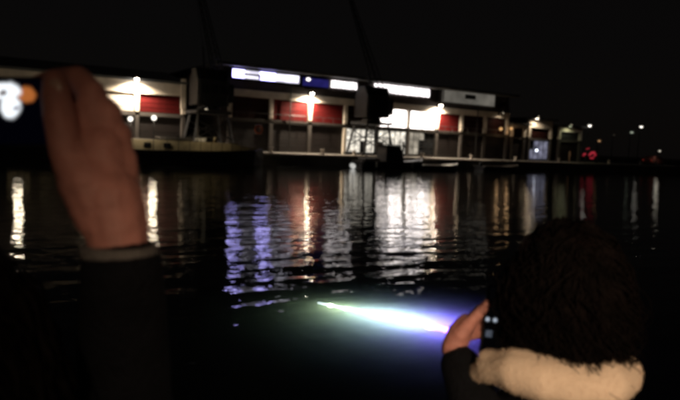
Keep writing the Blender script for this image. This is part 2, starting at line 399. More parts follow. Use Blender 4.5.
# ------------------------------------------------------------------ wall lamps on the warehouses
M['lampdim'] = glow('lamp_lens_dim', (1, .86, .62), 2.5, 0)
def lamp_light(parent, loc, energy, color=(1, .83, .62), size=R(150), blend=.6, aim=(0, .35, -1), radius=.12):
    ld = bpy.data.lights.new('lamp_light', 'SPOT'); ld.energy = energy; ld.color = color; ld.spot_size = size; ld.spot_blend = blend; ld.shadow_soft_size = radius
    lo = bpy.data.objects.new('lamp_light', ld); col.objects.link(lo); lo.parent = parent; lo.location = loc
    lo.rotation_euler = Vector(aim).to_track_quat('-Z', 'Y').to_euler(); return lo
def wall_lamp(x, h, label, energy=5200, y=FY-.2, s=1.0, color=(1, .83, .62), glass=None, AR=.80):
    t = empty('wall_lamp', (x, y, Z(h))); tag(t, label, 'lamp', 'floodlights on the warehouse fronts')
    MB().box(-.09, .09, -.03, 0, -.35, .1).build('bracket_plate', M['metal'], t)
    MB().tube([(0, -.02, 0), (0, -.6, .30), (0, -AR, .12)], .035, 8).build('arm', M['metal'], t)
    h = MB(); n = 12
    h.loft([[(.10*s*math.cos(2*math.pi*k/n), -AR+.10*s*math.sin(2*math.pi*k/n), .12) for k in range(n)],
            [(.26*s*math.cos(2*math.pi*k/n), -AR+.26*s*math.sin(2*math.pi*k/n), -.02) for k in range(n)],
            [(.24*s*math.cos(2*math.pi*k/n), -AR+.24*s*math.sin(2*math.pi*k/n), -.02) for k in range(n)],
            [(.08*s*math.cos(2*math.pi*k/n), -AR+.08*s*math.sin(2*math.pi*k/n), .10) for k in range(n)]])
    h.build('shade', M['metal'], t, True)
    MB().ball((0, -AR, -.06), (.16*s, .16*s, .12*s)).build('lens', glass or M['lampglass'], t, True)
    lamp_light(t, (0, -AR, -.26), energy, color, R(156), .75, (0, .15, -1))
wall_lamp(13.35, 6.45, 'bright flood lamp above the column between the white and red shutters')
wall_lamp(32.2, 6.62, 'bright flood lamp between two red doors under the blue sign', 6200)
wall_lamp(50.8, 6.62, 'bright flood lamp between the glazed bay and a red door', 6200)
wall_lamp(61.9, 6.4, 'weak flood lamp past the end of the cream sign board', 70, s=.3, glass=M['lampdim'])
wall_lamp(69.0, 6.35, 'weak lamp on the corner of the pale framed shed', 500, s=.3, glass=M['lampdim'])
wall_lamp(76.4, 5.6, 'weak lamp over the smallest pale framed shed', 120, s=.3, color=(.9, .95, .6), glass=M['lampdim'])

# ------------------------------------------------------------------ lamps at ground level, neon, distant lamps
def neon():
    t = empty('neon_sign', (77.6, 56.4, Z(0))); tag(t, 'red neon tubes on a low rack outside the smallest shed', 'sign')
    f = MB()
    for x in (-2.0, 2.0): f.box(x-.05, x+.05, 0, .1, 0, 2.4)
    f.box(-1.94, 1.94, .02, .08, .45, .55); f.build('rack', M['metal'], t)
    g = glow('red_neon', (1, .06, .10), .28, .7, 1.5)
    for p, r in (([(-1.5, 0, 1.0), (-1.3, 0, 1.25), (-1.0, 0, 1.3)], .14), ([(-.1, 0, 1.1), (.4, 0, 1.5), (1.0, 0, 1.55), (1.3, 0, 1.2), (.9, 0, .95)], .17), ([(.2, 0, .75), (.9, 0, .70)], .10), ([(-.9, 0, 2.0), (-.2, 0, 2.15)], .06)):
        MB().tube(p, r, 8).build('neon_tube', g, t, True)
neon()
def shop_lamp():
    t = empty('shop_lamp', (69.9, FY-.25, Z(1.5))); tag(t, 'small bright bluish bulb before the cool lit shop window', 'lamp')
    MB().box(-.12, .12, 0, .2, -.1, .5).build('bracket', M['metal'], t)
    MB().ball((0, -.12, 0), .17).build('bulb', glow('cool_bulb', (.8, .85, 1), 5, 0), t, True)
shop_lamp()
for k, (x, h) in enumerate([(62.0, 4.2), (64.0, 4.35)]):
    t = empty('hanging_lantern', (x, FY-.7, Z(h))); tag(t, ['small warm lantern by the last column of the long warehouse', 'small warm lantern before the narrow dark shed'][k], 'lantern', 'warm lanterns at the warehouse end')
    MB().tube([(0, 0, .22), (0, 0, .8), (0, .42, .95)], .02, 6).build('hanger', M['metal'], t)
    MB().ball((0, 0, 0), (.26, .2, .22)).build('globe', glow('warm_lantern', (1, .55, .22), .75, .3, 4), t, True)
    ld = bpy.data.lights.new('lamp_light', 'POINT'); ld.energy = 9; ld.color = (1, .6, .3); ld.shadow_soft_size = .2
    lo = bpy.data.objects.new('lamp_light', ld); col.objects.link(lo); lo.parent = t; lo.location = (0, -.1, -.45)

def street_lamp(px, py, d, hgt, r, strength, label, color=(1, .93, .82), light=0):
    p = at(px, py, d); z0 = 1.2 if p.y < 118 and p.x < 101 else 1.5
    hgt = p.z - z0
    t = empty('street_lamp', (p.x, p.y, z0)); tag(t, label, 'street lamp', 'street lamps on the far banks')
    MB().tube([(0, 0, 0), (0, 0, hgt*.5), (0, 0, hgt+.25)], [.10, .08, .05], 8).build('pole', M['metal'], t)
    MB().tube([(0, 0, hgt+.22), (-.25, -.35, hgt+.30), (-.4, -.6, hgt+.2)], .035, 6).build('arm', M['metal'], t)
    MB().bev(-.62, -.18, -.85, -.35, hgt+.08, hgt+.20, .03).build('lamp_head', M['metal'], t)
    if light: lamp_light(t, (-.4, -.6, hgt-.3), light, color, R(160), .5, (-.3, -.2, -1), .3)
    MB().ball((-.4, -.6, hgt), (r, r, r*.6)).build('lens', glow('street_lamp_lens', color, strength, 0), t, True)
street_lamp(588, 126, 92, 7, .22, 4, 'street lamp on a tall pole just past the red neon tubes')
street_lamp(597.5, 141, 96, 4, .2, .6, 'dim amber street lamp on a short pole near the neon', (1, .55, .25))
street_lamp(640, 127, 150, 8, .34, 3, 'brightest street lamp on the far bank beyond the quay end')
street_lamp(630.5, 132.5, 150, 8, .36, .5, 'dim greenish street lamp on the far bank beside the brightest one', (.8, .9, .7))
street_lamp(613, 135, 165, 8, .3, .03, 'barely lit street lamp on the far bank', (1, .8, .6))
street_lamp(657.5, 151, 97, 3, .16, 1.0, 'short street lamp beside the parked car at the quay end', (1, .9, .74), 14)

# ------------------------------------------------------------------ dockside cranes on the far quay
def crane():
    t = empty('dockside_crane', (0, 0, 0)); G = M['crane']
    W2, D2, H = 1.95, 1.8, 3.5
    for sx in (-1, 1):
        for sy in (-1, 1):
            l = MB(); a = Vector((sx*W2, sy*D2, .35)); b_ = Vector((sx*W2*.72, sy*D2*.72, H))
            l.tube([a, b_], [.17, .15], 4); lg = l.build('leg', G, t)
            MB().bev(a.x-.42, a.x+.42, a.y-.2, a.y+.2, .10, .34, .03).build('bogie', G, lg)
            for q in (-.24, .24): MB().tube([(a.x+q, a.y-.1, .15), (a.x+q, a.y+.1, .15)], .15, 10).build('wheel', M['black'], lg)
    for sy in (-1, 1):
        br = MB(); br.tube([(-W2*.93, sy*D2*.93, 1.1), (W2*.80, sy*D2*.80, H-.6)], .06, 6); br.tube([(W2*.93, sy*D2*.93, 1.1), (-W2*.80, sy*D2*.80, H-.6)], .06, 6)
        br.tube([(-W2*.84, sy*D2*.84, 2.1), (W2*.84, sy*D2*.84, 2.1)], .05, 6); br.build('brace', G, t)
    MB().bev(-1.75, 1.75, -1.7, 1.7, H, H+.30, .03).build('portal_platform', G, t)
    r = MB()
    for k in range(8): r.tube([(-1.7+k*.485, -1.66, H+.28), (-1.7+k*.485, -1.66, H+1.1)], .022, 5)
    r.tube([(-1.7, -1.66, H+1.1), (1.7, -1.66, H+1.1)], .025, 5); r.build('handrail', G, t)
    MB().tube([(0, 0, H+.28), (0, 0, H+.8)], [1.15, 1.0], 20).build('slewing_ring', G, t, True)
    hs = MB(); hs.loft([[(x, -1.35*k, H+.82), (x, -1.45*k, H+3.2), (x, -.7*k, H+4.25), (x, .7*k, H+4.25), (x, 1.45*k, H+3.2), (x, 1.35*k, H+.82)] for x, k in ((-1.55, .9), (-1.3, 1), (1.3, 1), (1.65, .85))])
    ho = hs.build('machine_house', G, t)
    for x in (-.9, 0, .9): MB().bev(x-.28, x+.28, -1.475, -1.40, H+1.9, H+2.7, .02).build('house_window', M['darkglass'], ho)
    MB().bev(1.66, 2.12, -1.2, -.1, H+1.2, H+3.0, .06).build('cab', G, t)
    MB().bev(1.74, 2.06, -1.24, -1.19, H+1.9, H+2.8, .02).build('cab_window', M['darkglass'], t)
    jb = MB(); A = Vector((.9, 0, H+3.9)); B_ = Vector((.2, 7.5, H+17.5)); ax = (B_-A).normalized(); u = ax.cross(Vector((1, 0, 0))).normalized(); v = Vector((1, 0, 0)); n = 16
    pts = {}
    for c, (p, q) in enumerate(((-1, -1), (1, -1), (1, 1), (-1, 1))):
        pts[c] = [A.lerp(B_, k/n) + (v*p*.45+u*q*.4)*(1-.75*k/n) for k in range(n+1)]; jb.tube(pts[c], .055, 4)
    for c in range(4):
        for k in range(n): jb.tube([pts[c][k], pts[(c+1) % 4][k+1]], .03, 4)
    jb.build('jib', G, t)
    MB().tube([(-.6, -.2, H+4.2), (-.6, .3, H+6.4)], .09, 6).build('mast', G, t); MB().tube([(-.6, .3, H+6.4), tuple(B_)], .02, 4).build('stay', G, t)
    return t
M['crane'] = mat('dark_grey_crane_paint', (.011, .011, .013), .7, .4, 1.5, bump=.2)
cr = crane(); cr.location = (38.9, 57.0, Z(0)); tag(cr, 'dark dockside crane on four legs before the bright glazed bays', 'crane', 'dockside cranes on the far quay')
c2_ = cr.copy(); col.objects.link(c2_); c2_.location = (19.7, 57.0, Z(0)); c2_['label'] = 'dark dockside crane standing in the gap between the two warehouses'
for ch in list(cr.children):
    k_ = ch.copy(); col.objects.link(k_); k_.parent = c2_
    for g_ in ch.children:
        q_ = g_.copy(); col.objects.link(q_); q_.parent = k_

# ------------------------------------------------------------------ people on the far quay
def far_person(loc, rz, label, arms=.18, top=None):
    t = empty('person', loc, rz); tag(t, label, 'person', 'people standing on the far quay')
    b = MB()
    for s in (-1, 1):
        limb(b, [(s*.09, 0, .90), (s*.10, .02, .5), (s*.11, -.02, .08)], [.085, .065, .045]); limb(b, [(s*.11, -.02, .05), (s*.12, -.17, .04)], [.045, .035])
        limb(b, [(s*.19, 0, 1.42), (s*(.19+arms*.5), -.02, 1.14), (s*(.19+arms*.3), -.14, .92)], [.055, .045, .035])
    limb(b, [(0, 0, .93), (0, 0, 1.15), (0, 0, 1.40)], [.14, .13, .15]); limb(b, [(-.13, 0, 1.42), (.13, 0, 1.42)], [.07, .07])
    limb(b, [(0, 0, 1.45), (0, -.01, 1.58)], [.055, .055]); b.ball((0, -.01, 1.66), (.078, .095, .12)); b.ball((0, -.11, 1.64), (.015, .025, .02))
    body = fuse(b, 'body', top or M['cloth'], t, .022, 3)
    h = MB(); h.ball((0, .015, 1.69), (.088, .098, .105)); h.build('hair', M['hair'], t, True)
far_person((44.1, 57.6, Z(0)), .4, 'person in dark clothes silhouetted against the bright ground floor window')
far_person((39.4, 58.9, Z(0)), -1.1, 'person in dark clothes under the crane before the bright windows')
M['tan'] = mat('tan_coat', (.32, .20, .12), .9, .2, 8)
far_person((73.9, 57.0, Z(0)), .9, 'person in a tan coat between the two pale framed sheds', top=M['tan'])

bol = MB(); bol.tube([(0, 0, 0), (0, 0, .08), (0, 0, .12), (0, 0, .42), (0, 0, .50), (0, 0, .58)], [.28, .28, .16, .15, .24, .20], 14)
bol_me = bol.mesh('mooring_bollard'); bol_me.materials.append(M['coping'])
for x, where in ((25.5, 'just past the barge bow below the maroon door'), (31.4, 'below the first of two red doors'), (35.4, 'below the second red door near the crane legs'), (44.9, 'before the person at the bright window'),
                 (52.6, 'below the red door beyond the glazed bays'), (60.4, 'below the end of the cream sign board'), (69.0, 'before the cool lit shop window'), (80.2, 'just past the red neon tubes'), (88.0, 'alone on the bare quay between neon and car')):
    o = link('mooring_bollard', bol_me, smooth=True); o.location = (x, 54.9, Z(-.02))
    tag(o, 'iron mooring bollard ' + where, 'bollard', 'mooring bollards along the far quay')
# cafe tables and parasol shapes in front of the bright windows
def cafe_table(loc, label):
    t = empty('cafe_table', loc); tag(t, label, 'table')
    MB().tube([(0, 0, .72), (0, 0, .76)], .42, 16).build('table_top', M['metal'], t); MB().tube([(0, 0, 0), (0, 0, .72)], .04, 8).build('pedestal', M['metal'], t)
    MB().tube([(0, 0, 0), (0, 0, .03)], .26, 12).build('base', M['metal'], t)
cafe_table((41.2, 57.9, Z(0)), 'round cafe table outside the bright windows near the crane legs')
cafe_table((47.2, 57.6, Z(0)), 'round cafe table in front of the dim lower window')

# ------------------------------------------------------------------ boats
def hull(mb, L, B, z0, z1, y0, bow=1.0, stern=.8, n=18, flare=.75):
    secs = []
    for i in range(n):
        u = i/(n-1); x = L*u
        wd = B/2*min(1, (stern+(1-stern)*min(1, u*5)))*(math.sqrt(max(0, 1-max(0, (u-.72)/.28)**2.0))*.98+.02)
        zz = z1 + .35*bow*max(0, (u-.6)/.4)**2
        secs.append([(x, y0-wd, zz), (x-.0, y0-wd*flare, z0), (x, y0+wd*flare, z0), (x, y0+wd, zz)])
    return mb.loft(secs)
def barge():
    t = empty('barge', (1.0, 51.6, 0)); tag(t, 'long moored barge with cream cabin sides and globe lamps on deck posts', 'boat')
    hull(MB(), 22.2, 3.6, -.5, 1.25, 0).build('hull', M['hull'], t)
    c = MB(); c.loft([[(x, -1.35*w_, 1.22), (x, -1.2*w_, zt), (x, 1.2*w_, zt), (x, 1.35*w_, 1.22)] for x, w_, zt in ((1.2, 1, 2.02), (12, 1, 2.08), (18.5, .95, 2.0), (21.4, .5, 1.6))])
    cb = c.build('cabin', M['cabin'], t)
    for x in (3.0, 5.2, 7.4, 9.6, 11.3, 12.9):
        MB().bev(x-.3, x+.3, -1.36, -1.26, 1.45, 1.85, .04).build('cabin_window', M['darkglass'], cb)
    MB().bev(12.4, 15.2, -.8, .8, 2.06, 2.35, .06).build('hatch', M['band'], t)
    r = MB()
    for k in range(9): r.tube([(12.8+k*.95, -1.65+max(0, k-6)*.25, 1.2+max(0, k-5)*.05), (12.8+k*.95, -1.65+max(0, k-6)*.25, 2.45)], .025, 6)
    r.tube([(12.8, -1.65, 2.45), (18.4, -1.65, 2.45), (20.4, -1.15, 2.5)], .025, 6); r.build('guard_rail', M['metal'], t)
    m_ = MB(); m_.tube([(15.9, 0, 2.0), (15.9, 0, 6.2)], [.09, .05], 8); m_.tube([(15.9, 0, 4.9), (18.6, 0, 4.75)], .05, 8); m_.build('mast', M['band'], t)
    dl = MB().tube([(15.9, -.1, 5.0), (16.1, -.9, 5.15), (16.1, -1.5, 5.0)], .03, 6).build('added_deck_light', M['metal'], t)
    MB().tube([(16.1, -1.5, 5.02), (16.1, -1.5, 4.86)], [.08, .2], 12).build('added_deck_light_shade', M['metal'], dl)
    MB().ball((16.1, -1.5, 4.88), (.12, .12, .05)).build('added_deck_light_lens', M['lampdim'], dl, True)
    lamp_light(dl, (16.1, -2.2, 4.7), 190, (1, .82, .52), R(120), .8, (.25, .12, -1))  # added lamp, brightens the dim bow end of the cabin
    MB().tube([(4.2, .4, 2.0), (4.2, .4, 2.75)], .1, 10).build('chimney', M['metal'], t)
    for x in (6.3, 8.6, 17.3): MB().tube([(x, -.4, 1.98), (x, -.4, 2.3), (x, -.55, 2.42)], [.09, .09, .14], 10).build('vent', M['cabin'], t, True)
    MB().bev(18.6, 19.6, -.4, .4, 1.8, 2.12, .05).build('skylight', M['band'], t)
    MB().tube([(16.1+.5*math.cos(a*.5), -.2+.3*math.sin(a*.5), 2.06+.012*a) for a in range(26)], .035, 6).build('rope_coil', M['boatwhite'], t, True)
    MB().tube([(15.9, 0, 6.1), (21.6, 0, 1.7)], .012, 4).build('stay', M['metal'], t)
    for x, z, e in ((1.9, 3.9, 2.5), (9.85, 3.65, 2.2), (11.7, 3.85, 2.8)):
        p = MB(); p.tube([(x, -1.62, 1.2), (x, -1.62, z-.2)], [.04, .03], 8); p = p.build('lamp_post', M['metal'], t)
        MB().ball((x, -1.62, z), .20).build('globe', glow('globe_glass', (1, .92, .8), e, 0), p, True)
        ld = bpy.data.lights.new('lamp_light', 'POINT'); ld.energy = 130; ld.color = (1, .85, .62); ld.shadow_soft_size = .3
        lo = bpy.data.objects.new('lamp_light', ld); col.objects.link(lo); lo.parent = p; lo.location = (x, -1.62, z-.28)
    MB().bev(.6, 1.1, -1.0, 1.0, 1.2, 1.9, .05).build('stern_locker', M['hull'], t)
barge()
def ring():
    t = empty('lifebuoy_stand', (24.1, 55.0, Z(0))); tag(t, 'orange life ring on a post at the barge bow', 'life ring')
    MB().tube([(0, 0, 0), (0, 0, 2.7)], .06, 8).build('post', M['band'], t)
    pts = [(.36*math.cos(a*math.pi/8), -.12, 2.25+.36*math.sin(a*math.pi/8)) for a in range(17)]
    MB().tube(pts, .085, 8, False).build('ring', M['orange'], t, True)
    MB().bev(-.35, .35, -.06, -.02, 1.8, 2.7, .02).build('backing_board', M['boatwhite'], t)
ring()
def dinghy(loc, L, B, rz, label, rim):
    t = empty('rowing_boat', loc, rz); tag(t, label, 'boat')
    hull(MB(), L, B, -.15, .5, 0, .8).build('hull', M['hull'], t)
    g = MB(); n = 14
    for s in (-1, 1):
        pts = []
        for i in range(n):
            u = i/(n-1); wd = B/2*min(1, (.8+.2*min(1, u*5)))*(math.sqrt(max(0, 1-max(0, (u-.72)/.28)**2))*.98+.02)
            pts.append((L*u, s*wd, .53+.28*max(0, (u-.6)/.4)**2))
        g.tube(pts, .06, 6)
    g.build('gunwale', rim, t, True)
    for x in (.3, .55): MB().box(L*x-.12, L*x+.12, -B*.44, B*.44, .505, .54).build('thwart', M['band'], t)
    MB().bev(.06, .35, -.16, .16, .3, .95, .05).build('outboard_motor', M['black'], t)
dinghy((41.0, 50.6, 0), 5.2, 1.9, -.02, 'low dark rowing boat with a pale rim moored before the bright windows', M['boatwhite'])
dinghy((50.8, 51.6, 0), 6.4, 2.2, .02, 'dark launch with grey rim moored under the cream sign board', M['band'])
def launch():
    t = empty('launch', (33.6, 51.4, 0), .03); tag(t, 'dark launch with upright wheelhouse and mast moored before the crane', 'boat')
    hull(MB(), 8.6, 2.5, -.3, .75, 0, 1.2).build('hull', M['hull'], t)
    g = MB(); g.tube([(0, -1.0, .80), (5.9, -1.22, .80), (7.4, -.9, .98), (8.5, -.06, 1.15)], .05, 6); g.tube([(0, 1.0, .80), (5.9, 1.22, .80), (7.4, .9, .98), (8.5, .06, 1.15)], .05, 6); g.build('gunwale', M['band'], t, True)
    wh_ = MB(); wh_.loft([[(3.0, -.85, .74), (3.1, -.75, 2.5), (5.0, -.75, 2.5), (5.4, -.85, .74)], [(3.0, .85, .74), (3.1, .75, 2.5), (5.0, .75, 2.5), (5.4, .85, .74)]]); w2 = wh_.build('wheelhouse', M['hull'], t)
    for x in (3.25, 3.85, 4.45): MB().box(x, x+.46, -.81, -.785, 1.75, 2.25).build('wheelhouse_window', M['darkglass'], w2)
    MB().bev(2.8, 5.2, -.95, .95, 2.52, 2.60, .02).build('wheelhouse_roof', M['band'], t)
    m_ = MB(); m_.tube([(4.0, 0, 2.58), (4.0, 0, 5.2)], [.06, .03], 8); m_.tube([(3.5, 0, 4.2), (4.5, 0, 4.2)], .025, 6); m_.tube([(4.0, 0, 5.1), (8.3, 0, 1.1)], .012, 4); m_.build('mast', M['metal'], t)
    MB().bev(.5, 2.4, -.7, .7, .70, 1.05, .06).build('engine_box', M['metal'], t)
    for x in (1.5, 6.2): MB().ball((x, -1.30, .42), (.14, .14, .3)).build('fender', M['boatwhite'], t, True)
launch()
def buoy():
    t = empty('mooring_buoy', (32.4, 50.4, 0)); tag(t, 'small white mooring buoy floating beside the dark launch', 'buoy')
    b = MB(); b.ball((0, 0, .28), (.34, .26, .26), 12, 8, Matrix.Rotation(.5, 3, 'Y')); b.build('float', glow('glowing_buoy_white', (1, .98, .92), .55, .2), t, True)  # float made to glow; its brightness is not cast by any lamp
    MB().tube([(0, 0, .5), (.08, 0, .78)], .05, 8).build('ring_stem', M['metal'], t)
buoy()

# ------------------------------------------------------------------ parked car at the quay end
def car():
    t = empty('parked_car', (95.5, 57.2, Z(0)), .02); tag(t, 'small reddish hatchback parked at the end of the quay', 'car')
    paint = mat('dull_red_car_paint', (.30, .10, .08), .35, .15, 2)
    prof = [(-2.05, .32), (-2.1, .75), (-1.95, .95), (-1.75, 1.02), (-1.35, 1.42), (-.2, 1.5), (.55, 1.40), (1.15, 1.0), (1.9, .86), (2.08, .6), (2.05, .32)]
    secs = []
    for y, k in ((-.86, .93), (-.80, 1), (.80, 1), (.86, .93)):
        secs.append([(x, y*(.84 if z > 1.05 else 1), .32+(z-.32)*k) for x, z in prof])
    MB().loft(secs).build('body', paint, t)
    for s in (-1, 1):
        y = s*.742
        MB().add([(-1.3, y, 1.06), (-.35, y, 1.06), (-.35, y*.99, 1.38), (-1.15, y*.99, 1.34)], [(0, 1, 2, 3)]).build('side_window', M['darkglass'], t)
        MB().add([(-.27, y, 1.06), (.85, y, 1.06), (.5, y*.99, 1.31), (-.27, y*.99, 1.38)], [(0, 1, 2, 3)]).build('side_window', M['darkglass'], t)
        for x in (-1.3, 1.3):
            wv = MB(); wv.tube([(x, s*.72, .32), (x, s*.90, .32)], .32, 16); wo_ = wv.build('wheel', M['black'], t)
            MB().tube([(x, s*.90, .32), (x, s*.915, .32)], .19, 12).build('rim', M['band'], wo_)
        MB().bev(-2.13, -2.05, s*.7-.12, s*.7+.12, .68, .84, .02).build('tail_light', glow('tail_light', (1, .12, .08), .12, 0), t)
        MB().bev(1.98, 2.08, s*.62-.14, s*.62+.14, .62, .76, .02).build('headlight', M['boatwhite'], t)
car()

# ------------------------------------------------------------------ luminous tube in the water
def water_light():
    A = Vector((4.60, 7.98, -.02)); B = Vector((6.05, 6.45, -.62))
    t = empty('underwater_light', B); tag(t, 'glowing white light tube with violet lamp head slanting under the water', 'lamp')
    d = A-B
    white = glow('light_tube_glass', (.72, .84, 1), 2.4, 0, clear=True); vio = glow('violet_lens', (.10, .04, 1), .5, 0, clear=True)
    MB().tube([d*.34, d*.5, d*.8, d*.9, d*1.0], [.04, .045, .034, .018, .009], 12).build('light_tube', white, t, True)
    MB().tube([d*-.045, d*.115], [.045, .04], 12).build('violet_lens', vio, t, True)
    MB().tube([d*-.13, d*-.09, d*-.05], [.04, .07, .07], 12).build('lamp_head', M['metal'], t, True)
    MB().tube([d*-.13, d*-.13+Vector((.2, -.5, -.7)), d*-.13+Vector((.4, -1.6, -1.2)), Vector((.6, -3.6, -2.0))], .012, 6).build('cable', M['black'], t, True)
    for k, e, c in ((.0, 90, (.14, .05, 1)), (.05, 110, (.14, .05, 1)), (.10, 110, (.15, .06, 1)), (.16, 90, (.24, .16, 1)), (.24, 58, (.42, .50, 1)), (.35, 82, (.58, .72, 1)), (.46, 72, (.62, .80, 1)), (.57, 40, (.66, .86, 1)), (.69, 14, (.7, .9, 1)), (.78, 16, (.7, .9, .4)), (.90, 11, (.62, .78, .42))):  # olive lights near the tip are added to tint the haze
        ld = bpy.data.lights.new('tube_light', 'POINT'); ld.energy = e*LK; ld.color = c; ld.shadow_soft_size = .10 if k < .2 else .04
        lo = bpy.data.objects.new('tube_light', ld); col.objects.link(lo); lo.parent = t; lo.location = d*k
LK = .52
water_light()

# ------------------------------------------------------------------ street lamp on the near quay, behind the onlookers
def quay_lamp():
    base = Vector((-.4, -2.6, NZ))
    t = empty('street_lamp', base); tag(t, 'low quayside lantern standing behind the onlookers', 'street lamp')
    MB().tube([(0, 0, 0), (0, 0, 1.2), (0, 0, 2.6)], [.07, .055, .045], 12).build('pole', M['metal'], t, True)
    MB().tube([(0, 0, 0), (0, 0, .4)], .11, 12).build('base', M['metal'], t)
    MB().tube([(0, 0, 2.55), (-.1, .3, 2.72), (-.2, .6, 2.68)], .03, 8).build('arm', M['metal'], t, True)
    MB().bev(-.38, -.02, .35, .85, 2.56, 2.67, .03).build('lamp_head', M['metal'], t)
    MB().bev(-.33, -.07, .42, .80, 2.52, 2.555, .01).build('lens', glow('sodium_lens', (1, .68, .34), 6, 0), t)
    lp = Vector((-.2, .6, 2.45)); tgt = at(548, 385, 1.08) - (base + lp)
    lamp_light(t, lp, QL, (1, .76, .50), R(32), 1, tgt, .10)  # lamp out of view; beam narrowed to light the collar, not the raised hand
QL = 385
quay_lamp()

# ------------------------------------------------------------------ person with the raised phone (hand at the left)
def onlooker_left():
    D = .60
    head = at(-88, 385, .47); feet = Vector((head.x, head.y, NZ))
    t = empty('person', feet); tag(t, 'onlooker in dark coat raising a phone in one hand', 'person')
    W = t.matrix_world
    o_ = lambda p: Vector(p)-feet
    h = o_(head); fwd = FH; rt = R0
    hh = h.z
    b = MB()
    sh = [h + rt*(.18*s) + Vector((0, 0, -.29)) - fwd*.02 for s in (-1, 1)]
    for s in (0, 1):
        k = -1 if s == 0 else 1
        hip = Vector((0, 0, hh*.53)) + rt*.09*k; knee = Vector((0, 0, hh*.29)) + rt*.10*k + fwd*.02; ank = Vector((0, 0, .09)) + rt*.10*k
        limb(b, [hip, knee, ank], [.09, .062, .042]); limb(b, [ank-Vector((0, 0, .04)), Vector((0, 0, .04)) + rt*.11*k + fwd*.16], [.045, .035])
    limb(b, [Vector((0, 0, hh*.56)), Vector((0, 0, hh*.70)), h+Vector((0, 0, -.33))], [.14, .125, .14])
    limb(b, [sh[0]+rt*.05, sh[1]-rt*.05], [.065, .065]); limb(b, [h+Vector((0, 0, -.24)), h+Vector((0, 0, -.10))], [.055, .055])
    b.ball(h, (.078, .095, .118)); b.ball(h+fwd*.10+Vector((0, 0, -.02)), (.016, .022, .026)); b.ball(h+fwd*.06+Vector((0, 0, -.075)), (.045, .04, .035))
    for k in (-1, 1): b.ball(h+rt*.08*k+Vector((0, 0, -.01)), (.014, .02, .03)); b.ball(h+rt*.032*k+fwd*.085+Vector((0, 0, .012)), (.015, .012, .010))
    # left arm hangs
    limb(b, [sh[0], sh[0]-rt*.06+Vector((0, 0, -.29)), sh[0]-rt*.03+fwd*.1+Vector((0, 0, -.52))], [.05, .042, .03])
    lh = sh[0]-rt*.03+fwd*.1+Vector((0, 0, -.52)); limb(b, [lh, lh+Vector((0, 0, -.09))], [.03, .036])
    for q in range(4): limb(b, [lh+Vector((0, 0, -.09))+fwd*(.03-.02*q), lh+Vector((0, 0, -.13))+fwd*(.035-.022*q), lh+rt*.015+Vector((0, 0, -.165+.006*abs(q-1)))+fwd*(.03-.02*q)], [.009, .0085, .007])
    limb(b, [lh+Vector((0, 0, -.03))+fwd*.03, lh+Vector((0, 0, -.07))+fwd*.055, lh+Vector((0, 0, -.10))+fwd*.06], [.012, .011, .008])
    # right arm raised, hand round the phone's edge
    wr = o_(at(121, 262, D)); el = o_(at(128, 430, .72))
    limb(b, [sh[1], el, wr], [.05, .043, .030])
    Q = lambda x, y, d=D: o_(at(x, y, d))
    limb(b, [Q(120, 262), Q(117, 228), Q(110, 200)], [.029, .031, .033])              # wrist to palm
    mcp = [(92, 94), (108, 113), (119, 135), (125, 158)]
    for q, (x, y) in enumerate(mcp): limb(b, [Q(104+q*5, 215, D+.004), Q(x, y, D+.012)], [.024, .0150-.0008*q])
    limb(b, [Q(106, 200, D), Q(102, 150, D+.004)], [.026, .024])
    limb(b, [Q(102, 214, D-.004), Q(86, 182, D-.010), Q(76, 160, D-.012)], [.028, .027, .020])   # thenar
    fin = [[(92, 94, .612), (78, 79, .622), (52, 80, .642), (30, 88, .644)], [(108, 113, .614), (86, 97, .640), (52, 100, .650), (26, 104, .650)],
           [(119, 135, .616), (92, 118, .645), (55, 120, .652), (32, 122, .650)], [(125, 158, .616), (97, 141, .642), (66, 138, .650), (46, 139, .649)]]
    for f, r in zip(fin, (.0122, .0122, .0115, .0105)): limb(b, [Q(*p) for p in f], [r*1.2, r*1.12, r*.95, r*.8])
    limb(b, [Q(84, 184, D-.012), Q(66, 150, D-.018), Q(60, 118, D-.018), Q(57, 98, D-.014), Q(55, 82, D-.010)], [.023, .0165, .0160, .0150, .0125])   # thumb along the edge
    nl = MB(); nl.ball(Q(55, 88, D-.0235), (.0072, .0095, .0022), 12, 8, Matrix((CR, CU, -FW)).transposed()); nl.build('thumbnail', M['nail'], t, True)
    body = fuse(b, 'body', M['skin'], t, .0032, 2)
    # coat
    c = MB(); limb(c, [Vector((0, 0, hh*.42)), Vector((0, 0, hh*.58)), Vector((0, 0, hh*.72)), h+Vector((0, 0, -.31))], [.20, .18, .165, .165])
    limb(c, [sh[0]+rt*.04, sh[1]-rt*.04], [.085, .085]); limb(c, [sh[0], sh[0]-rt*.06+Vector((0, 0, -.29)), lh], [.068, .058, .045])
    limb(c, [sh[1], el, o_(at(121.5, 273, D+.002))], [.07, .058, .043]); limb(c, [h+Vector((0, 0, -.24)), h+Vector((0, 0, -.15))], [.075, .07])
    fuse(c, 'coat', M['coat'], t, .009, 5, disp=lambda p: .004*mnoise.noise(p*14))
    k0 = o_(at(120, 251, D)); k1 = o_(at(120, 244, D)); n = 24
    ax = (k1-k0).normalized()
    MB().tube([k0-ax*.006, k0, k0+ax*.003, k1-ax*.004, k1, k1-ax*.004, k0], [.036, .037, .037, .0368, .0355, .034, .0335], n, False).build('cuff', M['cuff'], t, True)
    s_ = MB()
    for k in (-1, 1): s_.bev(-.05, .05, -.1, .17, 0, .09, .03)
    tr_ = MB()
    for k in (-1, 1): limb(tr_, [Vector((0, 0, hh*.5)) + rt*.09*k, Vector((0, 0, hh*.29)) + rt*.10*k + fwd*.02, Vector((0, 0, .12)) + rt*.10*k], [.11, .085, .07])
    fuse(tr_, 'trousers', M['cloth'], t, .015, 4)
